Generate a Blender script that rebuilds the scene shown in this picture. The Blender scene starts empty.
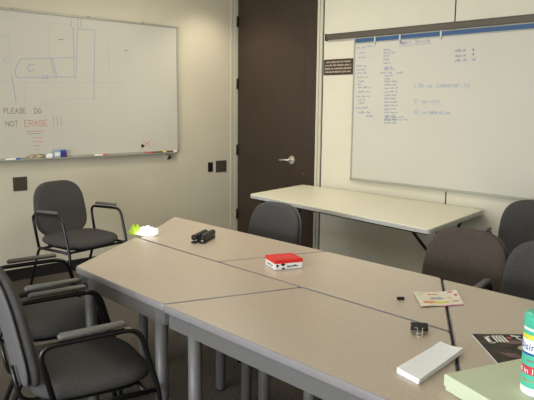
import bpy, bmesh, math, random
from mathutils import Vector, Matrix, Euler
random.seed(7)
COL = bpy.context.scene.collection
PI = math.pi
R = math.radians

# ------------------------------------------------------------------ materials
def lin(c):
    c /= 255.0
    return c / 12.92 if c <= .04045 else ((c + .055) / 1.055) ** 2.4
def rgb(r, g, b): return (lin(r), lin(g), lin(b), 1)
def mat(name, col, rough=.6, metal=0., var=.06, scale=40., bump=0., bscale=None, coat=0., col2=None, spec=.5, detail=3):
    m = bpy.data.materials.new(name); m.use_nodes = True
    nt = m.node_tree; b = nt.nodes['Principled BSDF']
    tc = nt.nodes.new('ShaderNodeTexCoord')
    nz = nt.nodes.new('ShaderNodeTexNoise'); nz.inputs['Scale'].default_value = scale; nz.inputs['Detail'].default_value = detail
    nt.links.new(tc.outputs['Object'], nz.inputs['Vector'])
    rp = nt.nodes.new('ShaderNodeValToRGB')
    c2 = col2 or tuple(max(0, x * (1 - 2 * var)) for x in col[:3]) + (1,)
    rp.color_ramp.elements[0].color = c2; rp.color_ramp.elements[1].color = col
    rp.color_ramp.elements[0].position = .35; rp.color_ramp.elements[1].position = .65
    nt.links.new(nz.outputs['Fac'], rp.inputs['Fac']); nt.links.new(rp.outputs['Color'], b.inputs['Base Color'])
    b.inputs['Roughness'].default_value = rough; b.inputs['Metallic'].default_value = metal
    b.inputs['Specular IOR Level'].default_value = spec
    if coat: b.inputs['Coat Weight'].default_value = coat; b.inputs['Coat Roughness'].default_value = .1
    if bump:
        n2 = nt.nodes.new('ShaderNodeTexNoise'); n2.inputs['Scale'].default_value = bscale or scale; n2.inputs['Detail'].default_value = 4
        nt.links.new(tc.outputs['Object'], n2.inputs['Vector'])
        bp = nt.nodes.new('ShaderNodeBump'); bp.inputs['Strength'].default_value = bump; bp.inputs['Distance'].default_value = .01
        nt.links.new(n2.outputs['Fac'], bp.inputs['Height']); nt.links.new(bp.outputs['Normal'], b.inputs['Normal'])
    return m
M = {}
M['wall'] = mat('painted_wall', rgb(206, 198, 176), .75, var=.02, scale=3, bump=.05, bscale=180)
M['panel'] = mat('wall_panel', rgb(214, 208, 188), .6, var=.015, scale=4, bump=.03, bscale=200)
M['groove'] = mat('panel_groove', rgb(40, 36, 32), .8)
M['carpet'] = mat('carpet', rgb(122, 113, 103), .95, scale=120, col2=rgb(68, 62, 56), bump=.8, bscale=260, spec=.1)
M['ceiling'] = mat('ceiling_tile', rgb(220, 218, 205), .9, var=.05, scale=60, bump=.1)
M['door'] = mat('dark_door_veneer', rgb(58, 44, 34), .42, var=.08, scale=6, detail=6)
M['frame'] = mat('door_frame_paint', rgb(196, 192, 172), .5, var=.02)
M['baseboard'] = mat('black_vinyl_base', rgb(30, 27, 25), .5)
M['hinge'] = mat('dark_bronze', rgb(48, 42, 36), .4, metal=.7)
M['chrome'] = mat('satin_chrome', rgb(214, 210, 198), .38, metal=.8, var=.02)
M['board'] = mat('whiteboard_surface', rgb(200, 196, 183), .32, var=.012, scale=2.2, coat=.15)
M['alu'] = mat('aluminium_trim', rgb(168, 168, 156), .42, metal=.25, var=.03)
M['clip'] = mat('pale_clip_metal', rgb(196, 196, 184), .4, metal=.1, var=.02)
M['blue'] = mat('blue_strip', rgb(48, 84, 128), .5, var=.04)
M['rail'] = mat('dark_rail', rgb(92, 86, 76), .5, metal=.3, var=.05)
M['ink_b'] = mat('blue_ink', rgb(138, 152, 186), .6, var=.02)
M['ink_f'] = mat('faded_blue_ink', rgb(184, 188, 192), .6, var=.02)
M['ink_r'] = mat('red_ink', rgb(206, 138, 116), .6, var=.02)
M['ink_g'] = mat('green_ink', rgb(140, 152, 130), .6, var=.02)
M['ink_o'] = mat('brown_ink', rgb(142, 128, 92), .6, var=.02)
M['ink_k'] = mat('dark_green_ink', rgb(128, 122, 96), .6, var=.02)
M['ink_w'] = mat('written_blue_ink', rgb(122, 136, 172), .6, var=.02)
M['sign'] = mat('brown_sign_plate', rgb(66, 42, 34), .45, var=.04)
M['cream'] = mat('cream_lettering', rgb(214, 204, 180), .6, var=.02)
M['plate'] = mat('brown_switch_plate', rgb(74, 68, 56), .4, var=.05)
M['black_p'] = mat('black_plastic', rgb(28, 27, 27), .35, var=.05)
M['laminate'] = mat('speckled_beige_laminate', rgb(196, 181, 163), .3, scale=260, col2=rgb(180, 165, 147), detail=2)
M['nosing'] = mat('grey_vinyl_edge', rgb(138, 133, 133), .35, var=.03)
M['grey_metal'] = mat('grey_painted_steel', rgb(102, 100, 98), .45, var=.03)
M['ivory'] = mat('ivory_laminate', rgb(222, 217, 196), .4, var=.012, scale=90)
M['ivory_edge'] = mat('pale_grey_edge', rgb(190, 190, 184), .4, var=.02)
M['brown_fabric'] = mat('brown_grey_woven_fabric', rgb(90, 81, 74), .95, scale=380, col2=rgb(67, 59, 53), bump=.35, bscale=600, spec=.15)
M['fabric'] = mat('grey_woven_fabric', rgb(88, 85, 84), .95, scale=380, col2=rgb(63, 61, 60), bump=.35, bscale=600, spec=.15)
M['shell'] = mat('grey_back_shell', rgb(98, 95, 96), .7, var=.05, scale=120, spec=.3)
M['tube'] = mat('black_steel_tube', rgb(17, 16, 16), .35, var=.02)
M['pad'] = mat('grey_arm_pad', rgb(98, 95, 90), .6, var=.04)
M['red'] = mat('red_card', rgb(222, 38, 32), .4, var=.04, scale=30)
M['white'] = mat('white_card', rgb(240, 238, 234), .5, var=.015)
M['paper'] = mat('white_paper', rgb(242, 243, 244), .7, var=.012)
M['green'] = mat('pale_green_card', rgb(204, 212, 182), .5, var=.015)
M['teal'] = mat('teal_plastic', rgb(78, 190, 160), .35, var=.03)
M['yellow'] = mat('yellow_print', rgb(226, 214, 66), .5)
M['orange'] = mat('orange_print', rgb(232, 146, 60), .5)
M['pink'] = mat('pink_print', rgb(224, 110, 170), .5)
M['redp'] = mat('red_print', rgb(206, 60, 72), .5)
M['bluep'] = mat('blue_print', rgb(44, 74, 160), .5)
M['purple'] = mat('purple_felt', rgb(74, 44, 118), .7)
M['lime'] = mat('lime_foil', rgb(178, 214, 44), .35, var=.12, scale=30)
M['foil'] = mat('white_foil', rgb(250, 250, 250), .25, var=.01, scale=60)
M['cover'] = mat('dark_magazine_cover', rgb(74, 60, 48), .55, scale=22, col2=rgb(26, 34, 28), spec=.25, detail=5)
M['maroon'] = mat('maroon_print', rgb(112, 56, 42), .3, scale=40, col2=rgb(60, 36, 30))
M['cloth'] = mat('dirty_cloth', rgb(206, 194, 164), .95, scale=45, col2=rgb(130, 112, 84), bump=.5)
M['pale_blue'] = mat('pale_blue_plastic', rgb(150, 174, 196), .4)
M['lamp_frame'] = mat('lamp_housing', rgb(225, 225, 220), .5)

# ------------------------------------------------------------------ mesh helpers
def mesh(name, bm, m, parent=None, smooth=True, bevel=0., seg=2, loc=None, sub=0):
    me = bpy.data.meshes.new(name)
    bmesh.ops.recalc_face_normals(bm, faces=bm.faces)
    bm.to_mesh(me); bm.free()
    ms = m if isinstance(m, (list, tuple)) else [m]
    for x in ms: me.materials.append(x)
    o = bpy.data.objects.new(name, me); COL.objects.link(o)
    if smooth:
        for p in me.polygons: p.use_smooth = True
    if parent: o.parent = parent
    if loc: o.location = loc
    if bevel:
        b = o.modifiers.new('bevel', 'BEVEL'); b.width = bevel; b.segments = seg; b.limit_method = 'ANGLE'; b.angle_limit = R(40)
        if smooth:
            w = o.modifiers.new('wn', 'WEIGHTED_NORMAL'); w.keep_sharp = True
    if sub:
        s = o.modifiers.new('sub', 'SUBSURF'); s.levels = s.render_levels = sub
    return o
def empty(name, loc=(0, 0, 0), rz=0., label=None, cat=None, group=None):
    o = bpy.data.objects.new(name, None); COL.objects.link(o)
    o.location = loc; o.rotation_euler = (0, 0, rz); o.empty_display_size = .05
    return tag(o, label, cat, group)
def tag(o, label=None, cat=None, group=None, kind=None):
    if label: o['label'] = label
    if cat: o['category'] = cat
    if group: o['group'] = group
    if kind: o['kind'] = kind
    return o
def box(bm, a, b, mt=None, mi=0):
    vs = [Vector((x, y, z)) for x in (a[0], b[0]) for y in (a[1], b[1]) for z in (a[2], b[2])]
    if mt is not None: vs = [mt @ v for v in vs]
    v = [bm.verts.new(p) for p in vs]
    for f in ((0, 1, 3, 2), (4, 6, 7, 5), (0, 4, 5, 1), (2, 3, 7, 6), (0, 2, 6, 4), (1, 5, 7, 3)):
        fc = bm.faces.new([v[i] for i in f]); fc.material_index = mi
def B(): return bmesh.new()
def bx(a, b, mt=None):
    bm = B(); box(bm, a, b, mt); return bm
def prism(bm, poly, z0, z1, mi=0):
    lo = [bm.verts.new((x, y, z0)) for x, y in poly]; hi = [bm.verts.new((x, y, z1)) for x, y in poly]
    n = len(poly)
    for f in [bm.faces.new(lo[::-1]), bm.faces.new(hi)] + [bm.faces.new((lo[i], lo[(i + 1) % n], hi[(i + 1) % n], hi[i])) for i in range(n)]:
        f.material_index = mi
    return bm
def fillet(pts, rads, n=6):
    pts = [Vector(p) for p in pts]; out = [pts[0]]
    for i in range(1, len(pts) - 1):
        r = rads[i - 1] if isinstance(rads, (list, tuple)) else rads
        p, a, b = pts[i], pts[i - 1], pts[i + 1]
        da, db = (a - p), (b - p); t = min(r, da.length * .49, db.length * .49)
        s, e = p + da.normalized() * t, p + db.normalized() * t
        for k in range(n + 1):
            u = k / n; out.append(s * (1 - u) ** 2 + p * 2 * u * (1 - u) + e * u * u)
    out.append(pts[-1]); return out
def tube(bm, pts, r, n=10, flat=1., caps=True):
    pts = [Vector(p) for p in pts]; rings = []
    t0 = (pts[1] - pts[0]).normalized()
    up = Vector((0, 0, 1)) if abs(t0.z) < .9 else Vector((1, 0, 0))
    nrm = (up - t0 * up.dot(t0)).normalized()
    for i, p in enumerate(pts):
        if i == 0: t = t0
        elif i == len(pts) - 1: t = (pts[i] - pts[i - 1]).normalized()
        else: t = ((pts[i] - pts[i - 1]).normalized() + (pts[i + 1] - pts[i]).normalized()).normalized()
        nrm = (nrm - t * nrm.dot(t)).normalized(); bn = t.cross(nrm)
        rr = r[i] if isinstance(r, (list, tuple)) else r
        rings.append([bm.verts.new(p + nrm * math.cos(2 * PI * k / n) * rr * flat + bn * math.sin(2 * PI * k / n) * rr) for k in range(n)])
    for a, b in zip(rings, rings[1:]):
        for k in range(n): bm.faces.new((a[k], a[(k + 1) % n], b[(k + 1) % n], b[k]))
    if caps: bm.faces.new(rings[0][::-1]); bm.faces.new(rings[-1])
    return bm
def lathe(bm, prof, n=40, c=(0, 0), mi=0):
    rings = []
    for r, z in prof:
        rings.append([bm.verts.new((c[0] + r * math.cos(2 * PI * k / n), c[1] + r * math.sin(2 * PI * k / n), z)) for k in range(n)])
    for a, b in zip(rings, rings[1:]):
        for k in range(n):
            f = bm.faces.new((a[k], a[(k + 1) % n], b[(k + 1) % n], b[k])); f.material_index = mi
    bm.faces.new(rings[0][::-1]).material_index = mi; bm.faces.new(rings[-1]).material_index = mi
    return bm
def cushion(bm, fo, th, fn, n=48, rings=7, dome=.35):
    """fo(angle)->(x,y) outline; th edge thickness; fn maps (x,y,h)->Vector"""
    prof = []
    for i in range(rings + 1):
        a = PI / 2 * i / rings
        prof.append((1 - (1 - math.cos(a)) * .16 if i else 1., math.sin(a) * .5))
    # from rim to centre
    more = [(.62, .5 + dome * .35), (.35, .5 + dome * .45), (.12, .5 + dome * .5)]
    prof = [(p, h) for p, h in prof] + more
    def ring(s, h):
        return [bm.verts.new(fn(fo(2 * PI * k / n)[0] * s, fo(2 * PI * k / n)[1] * s, h * th)) for k in range(n)]
    top = [ring(s, h) for s, h in prof]; bot = [ring(s, -h) for s, h in prof[1:-3]] 
    def join(a, b):
        for k in range(n): bm.faces.new((a[k], a[(k + 1) % n], b[(k + 1) % n], b[k]))
    for a, b in zip(top, top[1:]): join(a, b)
    bm.faces.new(top[-1])
    seq = [top[0]] + bot
    for a, b in zip(seq, seq[1:]): join(b, a)
    bm.faces.new(bot[-1][::-1])
    return bm
def superell(w, d, e, taper=0.):
    def f(a):
        c, s = math.cos(a), math.sin(a)
        x = math.copysign(abs(c) ** (2 / e), c) * w / 2; y = math.copysign(abs(s) ** (2 / e), s) * d / 2
        return x * (1 - taper * y / (d / 2)), y
    return f
def offset_poly(poly, d):
    n = len(poly); out = []
    A = sum(poly[i][0] * poly[(i + 1) % n][1] - poly[(i + 1) % n][0] * poly[i][1] for i in range(n))
    sg = 1 if A > 0 else -1
    for i in range(n):
        p0, p1, p2 = Vector(poly[i - 1]), Vector(poly[i]), Vector(poly[(i + 1) % n])
        e1, e2 = (p1 - p0).normalized(), (p2 - p1).normalized()
        n1, n2 = Vector((-e1.y, e1.x)) * sg, Vector((-e2.y, e2.x)) * sg
        b = (n1 + n2).normalized(); out.append(tuple(p1 + b * d / max(.3, b.dot(n1))))
    return out
def round_poly(poly, r, n=5):
    out = []; N = len(poly)
    for i in range(N):
        p, a, b = Vector(poly[i]), Vector(poly[i - 1]), Vector(poly[(i + 1) % N])
        s, e = p + (a - p).normalized() * r, p + (b - p).normalized() * r
        for k in range(n + 1):
            u = k / n; out.append(tuple(s * (1 - u) ** 2 + p * 2 * u * (1 - u) + e * u * u))
    return out

# stroke lettering (pen strokes on a 4 x 6 grid)
FONT = {'A': [[(0,0),(2,6),(4,0)],[(.8,2.3),(3.2,2.3)]], 'B': [[(0,0),(0,6),(3,6),(3.6,4.6),(3,3.2),(0,3.2)],[(3,3.2),(4,1.6),(3,0),(0,0)]],
 'C': [[(4,5),(2.6,6),(1,5.5),(0,3),(1,.5),(2.6,0),(4,1)]], 'D': [[(0,0),(0,6),(2.5,6),(4,4),(4,2),(2.5,0),(0,0)]], 'E': [[(4,6),(0,6),(0,0),(4,0)],[(0,3),(3,3)]],
 'F': [[(4,6),(0,6),(0,0)],[(0,3),(3,3)]], 'G': [[(4,5),(2.5,6),(0,4),(0,2),(2,0),(4,1),(4,3),(2.4,3)]], 'H': [[(0,0),(0,6)],[(4,0),(4,6)],[(0,3),(4,3)]],
 'I': [[(2,0),(2,6)]], 'L': [[(0,6),(0,0),(3.6,0)]], 'M': [[(0,0),(.4,6),(2,2),(3.6,6),(4,0)]], 'N': [[(0,0),(0,6),(4,0),(4,6)]], 'O': [[(2,0),(0,2),(0,4),(2,6),(4,4),(4,2),(2,0)]],
 'P': [[(0,0),(0,6),(3,6),(4,4.6),(3,3),(0,3)]], 'R': [[(0,0),(0,6),(3,6),(4,4.6),(3,3),(0,3)],[(1.6,3),(4,0)]], 'S': [[(4,5),(2.5,6),(.4,5),(.6,3.6),(3.4,2.6),(4,1),(2,0),(0,1)]],
 'T': [[(0,6),(4,6)],[(2,6),(2,0)]], 'U': [[(0,6),(0,1.5),(2,0),(4,1.5),(4,6)]], 'V': [[(0,6),(2,0),(4,6)]], 'X': [[(0,0),(4,6)],[(0,6),(4,0)]], 'Y': [[(0,6),(2,3),(4,6)],[(2,3),(2,0)]],
 'a': [[(3.4,3.4),(1.5,4),(0,2),(1.5,0),(3.4,1.4),(3.4,4),(3.6,0)]], 'b': [[(0,6),(0,0),(2.4,0),(3.4,2),(2,3.8),(0,3)]], 'c': [[(3.4,3.4),(1.6,4),(0,2),(1.6,0),(3.4,.6)]], 'd': [[(3.4,6),(3.4,0),(1.4,0),(0,2),(1.4,4),(3.4,3)]],
 'e': [[(0,2.2),(3.4,2.2),(2.6,4),(1,4),(0,2),(1.4,0),(3.4,.6)]], 'g': [[(3.4,3.4),(1.6,4),(0,2.2),(1.6,.6),(3.4,1.6),(3.4,-1.4),(1.6,-2.2),(.2,-1.4)]], 'i': [[(1.6,3.8),(1.6,0)]], 'l': [[(1.4,6),(1.4,0)]],
 'm': [[(0,0),(0,4),(1.7,3),(1.7,0)],[(1.7,3),(3.6,4),(3.8,0)]], 'n': [[(0,0),(0,4),(2.6,3.8),(3.4,0)]], 'o': [[(1.7,0),(0,2),(1.7,4),(3.4,2),(1.7,0)]], 'p': [[(0,-2),(0,4),(2.6,3.8),(3.4,2),(2,.2),(0,1)]],
 'r': [[(0,0),(0,4),(2.6,3.6)]], 's': [[(3,3.6),(1,4),(.4,2.6),(3,1.4),(2.6,0),(.2,.4)]], 't': [[(1.6,6),(1.6,.4),(3,0)],[(.2,4),(3,4)]], 'u': [[(0,4),(.4,.4),(2.6,.2),(3.4,4),(3.4,0)]], 'v': [[(0,4),(1.6,0),(3.2,4)]],
 'y': [[(0,4),(1.8,.4)],[(3.4,4),(.8,-2)]], '1': [[(1,5),(2,6),(2,0)]], '2': [[(0,5),(2,6),(4,4.4),(0,0),(4,0)]], '#': [[(1,0),(1.6,6)],[(2.6,0),(3.2,6)],[(0,2),(4,2)],[(0,4),(4,4)]], '!': [[(2,6),(2,1.8)],[(2,.5),(2,0)]]}
def write(text, x, z, w, h, jit=.25):
    """pen strokes of a text starting at (x, z), w wide, h tall (capital height)"""
    out = []; n = len(text); cw = w / n
    for i, c in enumerate(text):
        for st in FONT.get(c, []):
            out.append([(x + cw * i + (p[0] + random.uniform(-jit, jit)) / 4 * cw * .74, z + (p[1] + random.uniform(-jit, jit)) / 6 * h) for p in st])
    return out
def squiggle(x, z, x1, z1, h):
    """fast joined-up handwriting: one wavy stroke per word"""
    out = []; L = x1 - x; px = 0
    while px < L - .008:
        wl = min(L - px, random.uniform(.035, .075)); st = []; k = max(3, int(wl / (h * .42)))
        for i in range(k + 1):
            u = (px + wl * i / k) / L
            a = h * (random.uniform(.35, 1.) if i % 2 else random.uniform(-.1, .15))
            st.append((x + L * u + random.uniform(-.15, .15) * h, z + (z1 - z) * u + a))
        out.append(st); px += wl + .014
    return out
def pen(name, strokes, m, parent, plane, off, w=.004, th=.0004):
    """ink lines lying on a wall plane: plane 'x' -> (y, z), plane 'y' -> (x, z)"""
    bm = B()
    for st in strokes:
        for a, b in zip(st, st[1:]):
            a, b = Vector(a), Vector(b); d = b - a
            if d.length < 1e-5: continue
            d.normalize(); nn = Vector((-d.y, d.x)) * w / 2; a = a - d * w * .3; b = b + d * w * .3
            q = [a + nn, a - nn, b - nn, b + nn]
            f = (lambda p, e: Vector((off + e, p.x, p.y))) if plane == 'x' else ((lambda p, e: Vector((p.x, off - e, p.y))) if plane == 'y' else (lambda p, e: Vector((p.x, p.y, off + e))))
            lo = [bm.verts.new(f(p, 0)) for p in q]; hi = [bm.verts.new(f(p, th)) for p in q]
            bm.faces.new(hi)
            for i in range(4): bm.faces.new((lo[i], lo[(i + 1) % 4], hi[(i + 1) % 4], hi[i]))
    return mesh(name, bm, m, parent, smooth=False)
LEFT_STROKES = [('b',[(-2.051,1.87),(-2.301,1.851),(-2.345,1.797),(-2.357,1.729),(-2.342,1.7),(-1.85,1.723)]),('b',[(-2.19,1.81),(-2.233,1.814),(-2.254,1.78),(-2.239,1.753),(-2.198,1.766)]),('b',[(-2.051,1.87),(-1.844,1.89),(-1.845,1.706)]),('b',[(-2.051,1.87),(-2.019,1.714)]),('b',[(-2.036,1.868),(-2.001,1.715)]),('b',[(-1.792,2.224),(-1.829,1.706)]),('b',[(-1.842,2.135),(-1.838,1.89)]),('b',[(-1.854,2.218),(-1.86,2.148),(-1.827,2.122)]),('b',[(-1.76,2.227),(-1.769,2.155),(-1.789,2.134)]),('f',[(-2.051,2.172),(-2.063,1.867)]),('f',[(-2.051,2.167),(-1.859,2.162)]),('b',[(-1.773,2.135),(-1.636,2.138),(-1.665,1.519)]),('f',[(-2.276,1.664),(-1.345,1.692)]),('f',[(-2.276,1.664),(-2.288,1.415)]),('f',[(-2.22,1.457),(-2.057,1.506),(-1.873,1.537),(-1.582,1.541)]),('f',[(-1.506,2.075),(-1.5,1.475)]),('f',[(-1.587,1.916),(-1.487,1.922)]),('f',[(-2.397,2.035),(-2.391,1.714)]),('b',[(-2.385,1.714),(-2.36,1.497)]),('f',[(-2.464,1.858),(-2.408,1.808)]),('f',[(-2.467,1.805),(-2.411,1.861)]),('f',[(-2.474,1.658),(-2.379,1.674)]),('f',[(-2.457,2.014),(-2.386,2.03)]),('b',[(-2.13,1.73),(-2.084,1.726),(-2.085,1.703),(-2.137,1.701)]),('o',[(-1.992,2.019),(-1.938,2.02)]),('o',[(-1.366,1.974),(-1.303,1.978)]),('r',[(-2.289,1.261),(-2.125,1.26)]),('g',[(-2.281,1.242),(-2.161,1.242)]),('r',[(-2.232,1.205),(-2.149,1.208)]),('r',[(-2.233,1.17),(-2.155,1.173)]),('r',[(-2.226,1.138),(-2.17,1.141)]),('r',[(-2.219,1.103),(-2.184,1.106)]),('r',[(-2.049,1.387),(-2.048,1.301)]),('r',[(-2.013,1.387),(-2.012,1.301)]),('r',[(-1.977,1.395),(-1.98,1.305)]),('r',[(-1.984,1.27),(-1.98,1.262)]),('r',[(-2.051,1.269),(-2.047,1.263)]),('r',[(-1.171,1.156),(-1.078,1.086)]),('r',[(-1.088,1.149),(-1.167,1.084)])]
RIGHT_ROWS = [(1.657,1.998,1.751,1.994),(1.778,2.003,1.864,2.0),(1.681,1.954,1.758,1.951),(1.683,1.916,1.76,1.913),(1.663,1.844,1.785,1.841),(1.665,1.81,1.764,1.808),(1.666,1.784,1.776,1.783),(1.678,1.745,1.8,1.744),(1.691,1.711,1.757,1.71),(1.681,1.689,1.725,1.689),(1.693,1.659,1.825,1.659),(1.695,1.62,1.816,1.621),(1.674,1.581,1.818,1.583),(1.697,1.551,1.764,1.552),(1.699,1.525,1.765,1.527),(1.666,1.481,1.822,1.486),(1.702,1.443,1.834,1.447),(1.792,1.414,1.868,1.417),(1.949,1.965,2.031,1.962),(1.95,1.94,2.082,1.936),(1.951,1.916,2.033,1.913),(1.952,1.887,2.014,1.885),(1.954,1.858,2.026,1.856),(1.966,1.821,2.048,1.819),(1.967,1.804,2.079,1.802),(1.926,1.777,2.06,1.775),(2.09,1.772,2.17,1.771),(1.969,1.751,2.051,1.75),(1.97,1.726,2.042,1.725),(1.971,1.705,2.104,1.705),(1.973,1.677,2.105,1.677),(1.974,1.648,2.107,1.649),(1.975,1.619,2.108,1.62),(1.977,1.591,2.109,1.592),(1.978,1.562,2.111,1.564),(1.979,1.533,2.112,1.536),(1.981,1.504,2.113,1.508),(1.982,1.476,2.115,1.479),(1.983,1.447,2.116,1.451),(1.985,1.418,2.118,1.423),(1.986,1.389,2.119,1.394),(1.985,1.405,2.188,1.413),(1.986,1.384,2.218,1.394),(1.987,1.359,2.11,1.365),(2.119,2.008,2.177,2.005),(2.628,1.921,2.679,1.919),(2.696,1.921,2.712,1.92),(2.77,1.924,2.786,1.923),(2.63,1.883,2.681,1.882),(2.698,1.884,2.715,1.883),(2.772,1.887,2.788,1.887),(2.632,1.847,2.683,1.846),(2.7,1.848,2.725,1.847),(2.774,1.851,2.799,1.85)]

# ------------------------------------------------------------------ the room
RX, RY, RZ = 6.8, -9.0, 2.75
def struct(name, bm, m, parent=None, **k):
    o = mesh(name, bm, m, parent, smooth=False, **k)
    if not parent: o['kind'] = 'structure'
    return o
struct('floor', bx((-.12, RY - .1, -.1), (RX + .1, .12, 0)), M['carpet'])
struct('ceiling', bx((-.12, RY - .1, RZ), (RX + .1, .12, RZ + .1)), M['ceiling'])
struct('wall_left', bx((-.12, RY, 0), (0, 0, RZ)), M['wall'])
# the right wall has an opening for the door
DX0, DX1, DZ = .0, 1.243, 2.62
bm = B(); box(bm, (DX1, 0, 0), (RX, .12, RZ)); box(bm, (-.12, 0, DZ), (DX1, .12, RZ)); box(bm, (-.12, .1, 0), (DX1, .12, DZ))
wr = struct('wall_right', bm, M['panel'])
struct('wall_front', bx((RX, RY, 0), (RX + .1, .0, RZ)), M['wall'])
struct('wall_back', bx((-.12, RY - .1, 0), (RX + .1, RY, RZ)), M['wall'])
struct('baseboard_left', bx((0, RY, 0), (.012, -.08, .1)), M['baseboard'], bevel=.003)
struct('baseboard_right', bx((1.258, -.012, 0), (RX, 0, .1)), M['baseboard'], bevel=.003)
# door
dr = tag(empty('door_1', (0, 0, 0)), kind='structure')
mesh('door_leaf', bx((.014, .012, .008), (1.001, .055, DZ - .03)), M['door'], dr, smooth=False, bevel=.002)
mesh('side_panel', bx((1.009, .006, .0), (1.186, .06, DZ - .03)), M['door'], dr, smooth=False, bevel=.002)
bm = B(); box(bm, (.001, -.03, 0), (.012, .08, DZ)); box(bm, (1.188, -.022, 0), (1.214, .08, DZ)); box(bm, (1.214, -.012, 0), (1.243, .08, DZ)); box(bm, (.012, -.022, DZ - .028), (1.188, .08, DZ))
mesh('door_frame', bm, M['frame'], dr, smooth=False, bevel=.003)
for z in (.32, 1.02, 1.72, 2.36):
    h = B(); tube(h, [(.017, .001, z - .055), (.017, .001, z + .055)], .009, 10)
    mesh('hinge', h, M['hinge'], dr)
h = B(); tube(h, [(.852, .012, .966), (.852, .002, .966)], .041, 24)
tube(h, [(.852, .004, .966), (.852, -.045, .966)], .0135, 14)
rose = mesh('lever_rose', h, M['chrome'], dr, bevel=.002)
h = B(); tube(h, fillet([(.852, -.045, .966), (.80, -.05, .966), (.73, -.046, .96)], .02), [.0125] * 8 + [.009], 12, flat=.8)
mesh('lever', h, M['chrome'], rose)
h = B(); lathe(h, [(.009, 0), (.009, .004), (.006, .006)], 14); 
for v in h.verts: v.co = Vector((1.02 + v.co.x, .006 - v.co.z, .845 + v.co.y))
mesh('latch_marker', h, mat('copper_disc', rgb(150, 84, 50), .5), dr)
# right wall panel seams and the dark rail above the board
struct('trim_1', bx((1.2455, -.0015, .1), (1.256, 0, RZ)), M['groove'])
struct('trim_2', bx((2.592, -.0015, .1), (2.602, 0, RZ)), M['groove'])
struct('trim_3', bx((3.938, -.0015, .1), (3.948, 0, RZ)), M['groove'])
# a pale return strip between the door frame and the left wall
struct('trim_4', bx((0, -.075, .0), (.008, -.033, RZ)), M['frame'])

# tack rail over the right board
t = empty('display_rail', (1.306, 0, 2.110), 0, 'long dark metal display rail running above the right whiteboard', 'rail')
bm = B(); box(bm, (0, -.03, -.024), (3.0, 0, .022)); box(bm, (0, -.036, -.026), (3.0, -.03, -.018)); box(bm, (0, -.034, .018), (3.0, -.03, .026))
mesh('rail_body', bm, M['rail'], t, smooth=False, bevel=.003)
mesh('end_cap', bx((-.006, -.04, -.032), (0, 0, .03)), M['hinge'], t, smooth=False, bevel=.002)

# ------------------------------------------------------------------ whiteboards
LX = .022
wl = empty('whiteboard', (0, 0, 0), 0, 'whiteboard on the left wall with a blue floor-plan sketch and a do-not-erase note', 'whiteboard')
mesh('board_surface', bx((0, -3.2, 1.04), (LX, -.775, 2.23)), M['board'], wl, smooth=False)
bm = B(); box(bm, (0, -3.22, 2.226), (.03, -.758, 2.244)); box(bm, (0, -.776, 1.03), (.03, -.759, 2.235)); box(bm, (0, -3.218, 1.03), (.03, -3.2, 2.235)); box(bm, (0, -3.218, 1.026), (.03, -.759, 1.047))
mesh('board_frame', bm, M['alu'], wl, smooth=False, bevel=.003)
bm = B(); box(bm, (.03, -3.15, 1.022), (.066, -.78, 1.027)); box(bm, (.062, -3.15, 1.027), (.067, -.78, 1.033)); box(bm, (.028, -3.15, 1.022), (.034, -.78, 1.036))
mesh('marker_tray', bm, M['alu'], wl, smooth=False, bevel=.0015)
for y in (-2.36, -1.69, -1.15):
    mesh('mounting_clip', bx((.004, y - .012, 2.237), (.036, y + .012, 2.25)), M['alu'], wl, smooth=False, bevel=.002)
by = {}
for c, st in LEFT_STROKES: by.setdefault(c, []).append(st)
pen('sketch_lines', by['b'], M['ink_b'], wl, 'x', LX, .0042)
pen('faint_sketch_lines', by['f'], M['ink_f'], wl, 'x', LX, .005)
rd = by['r']
pen('arrow_of_red_lines', rd[:5], M['ink_r'], wl, 'x', LX, .0048)
pen('exclamation_marks', rd[5:10], M['ink_r'], wl, 'x', LX, .0048)
pen('small_red_cross', rd[10:], M['ink_r'], wl, 'x', LX, .0048)
pen('green_ink_mark', by['g'], M['ink_g'], wl, 'x', LX, .0048)
pen('brown_note', squiggle(-1.98, 2.028, -1.925, 2.031, .012)[:1], M['ink_o'], wl, 'x', LX, .004)
pen('brown_note', squiggle(-1.35, 1.975, -1.29, 1.978, .01)[:1], M['ink_o'], wl, 'x', LX, .004)
pen('note_lettering', write('PLEASE', -2.463, 1.41, .185, .042), M['ink_k'], wl, 'x', LX, .0045)
pen('note_lettering', write('DO', -2.212, 1.41, .07, .042), M['ink_k'], wl, 'x', LX, .0045)
pen('note_lettering', write('NOT', -2.452, 1.303, .105, .045), M['ink_k'], wl, 'x', LX, .0045)
pen('note_lettering', write('ERASE', -2.297, 1.303, .205, .05), M['ink_r'], wl, 'x', LX, .005)

wrt = empty('whiteboard', (0, 0, 0), 0, 'whiteboard on the right wall with columns of blue handwriting under a blue strip', 'whiteboard')
RYO = -.022
mesh('board_surface', bx((1.645, RYO, .865), (4.06, 0, 2.07)), M['board'], wrt, smooth=False)
bm = B(); box(bm, (1.631, -.028, .842), (4.076, 0, .866)); box(bm, (1.631, -.028, .845), (1.646, 0, 2.074)); box(bm, (4.06, -.028, .845), (4.076, 0, 2.074)); box(bm, (1.646, -.028, 2.032), (4.06, -.02, 2.04)); box(bm, (1.631, -.028, 2.073), (4.076, 0, 2.079))
mesh('board_frame', bm, M['alu'], wrt, smooth=False, bevel=.002)
mesh('blue_strip', bx((1.646, -.0255, 2.04), (4.06, -.02, 2.073)), M['blue'], wrt, smooth=False)
for x in (1.862, 2.117, 2.499):
    bm = B(); box(bm, (x - .008, -.032, 2.022), (x + .008, -.0285, 2.078)); box(bm, (x - .008, -.04, 2.018), (x + .008, -.03, 2.028))
    mesh('map_clip', bm, M['clip'], wrt, smooth=False, bevel=.0015)
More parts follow.
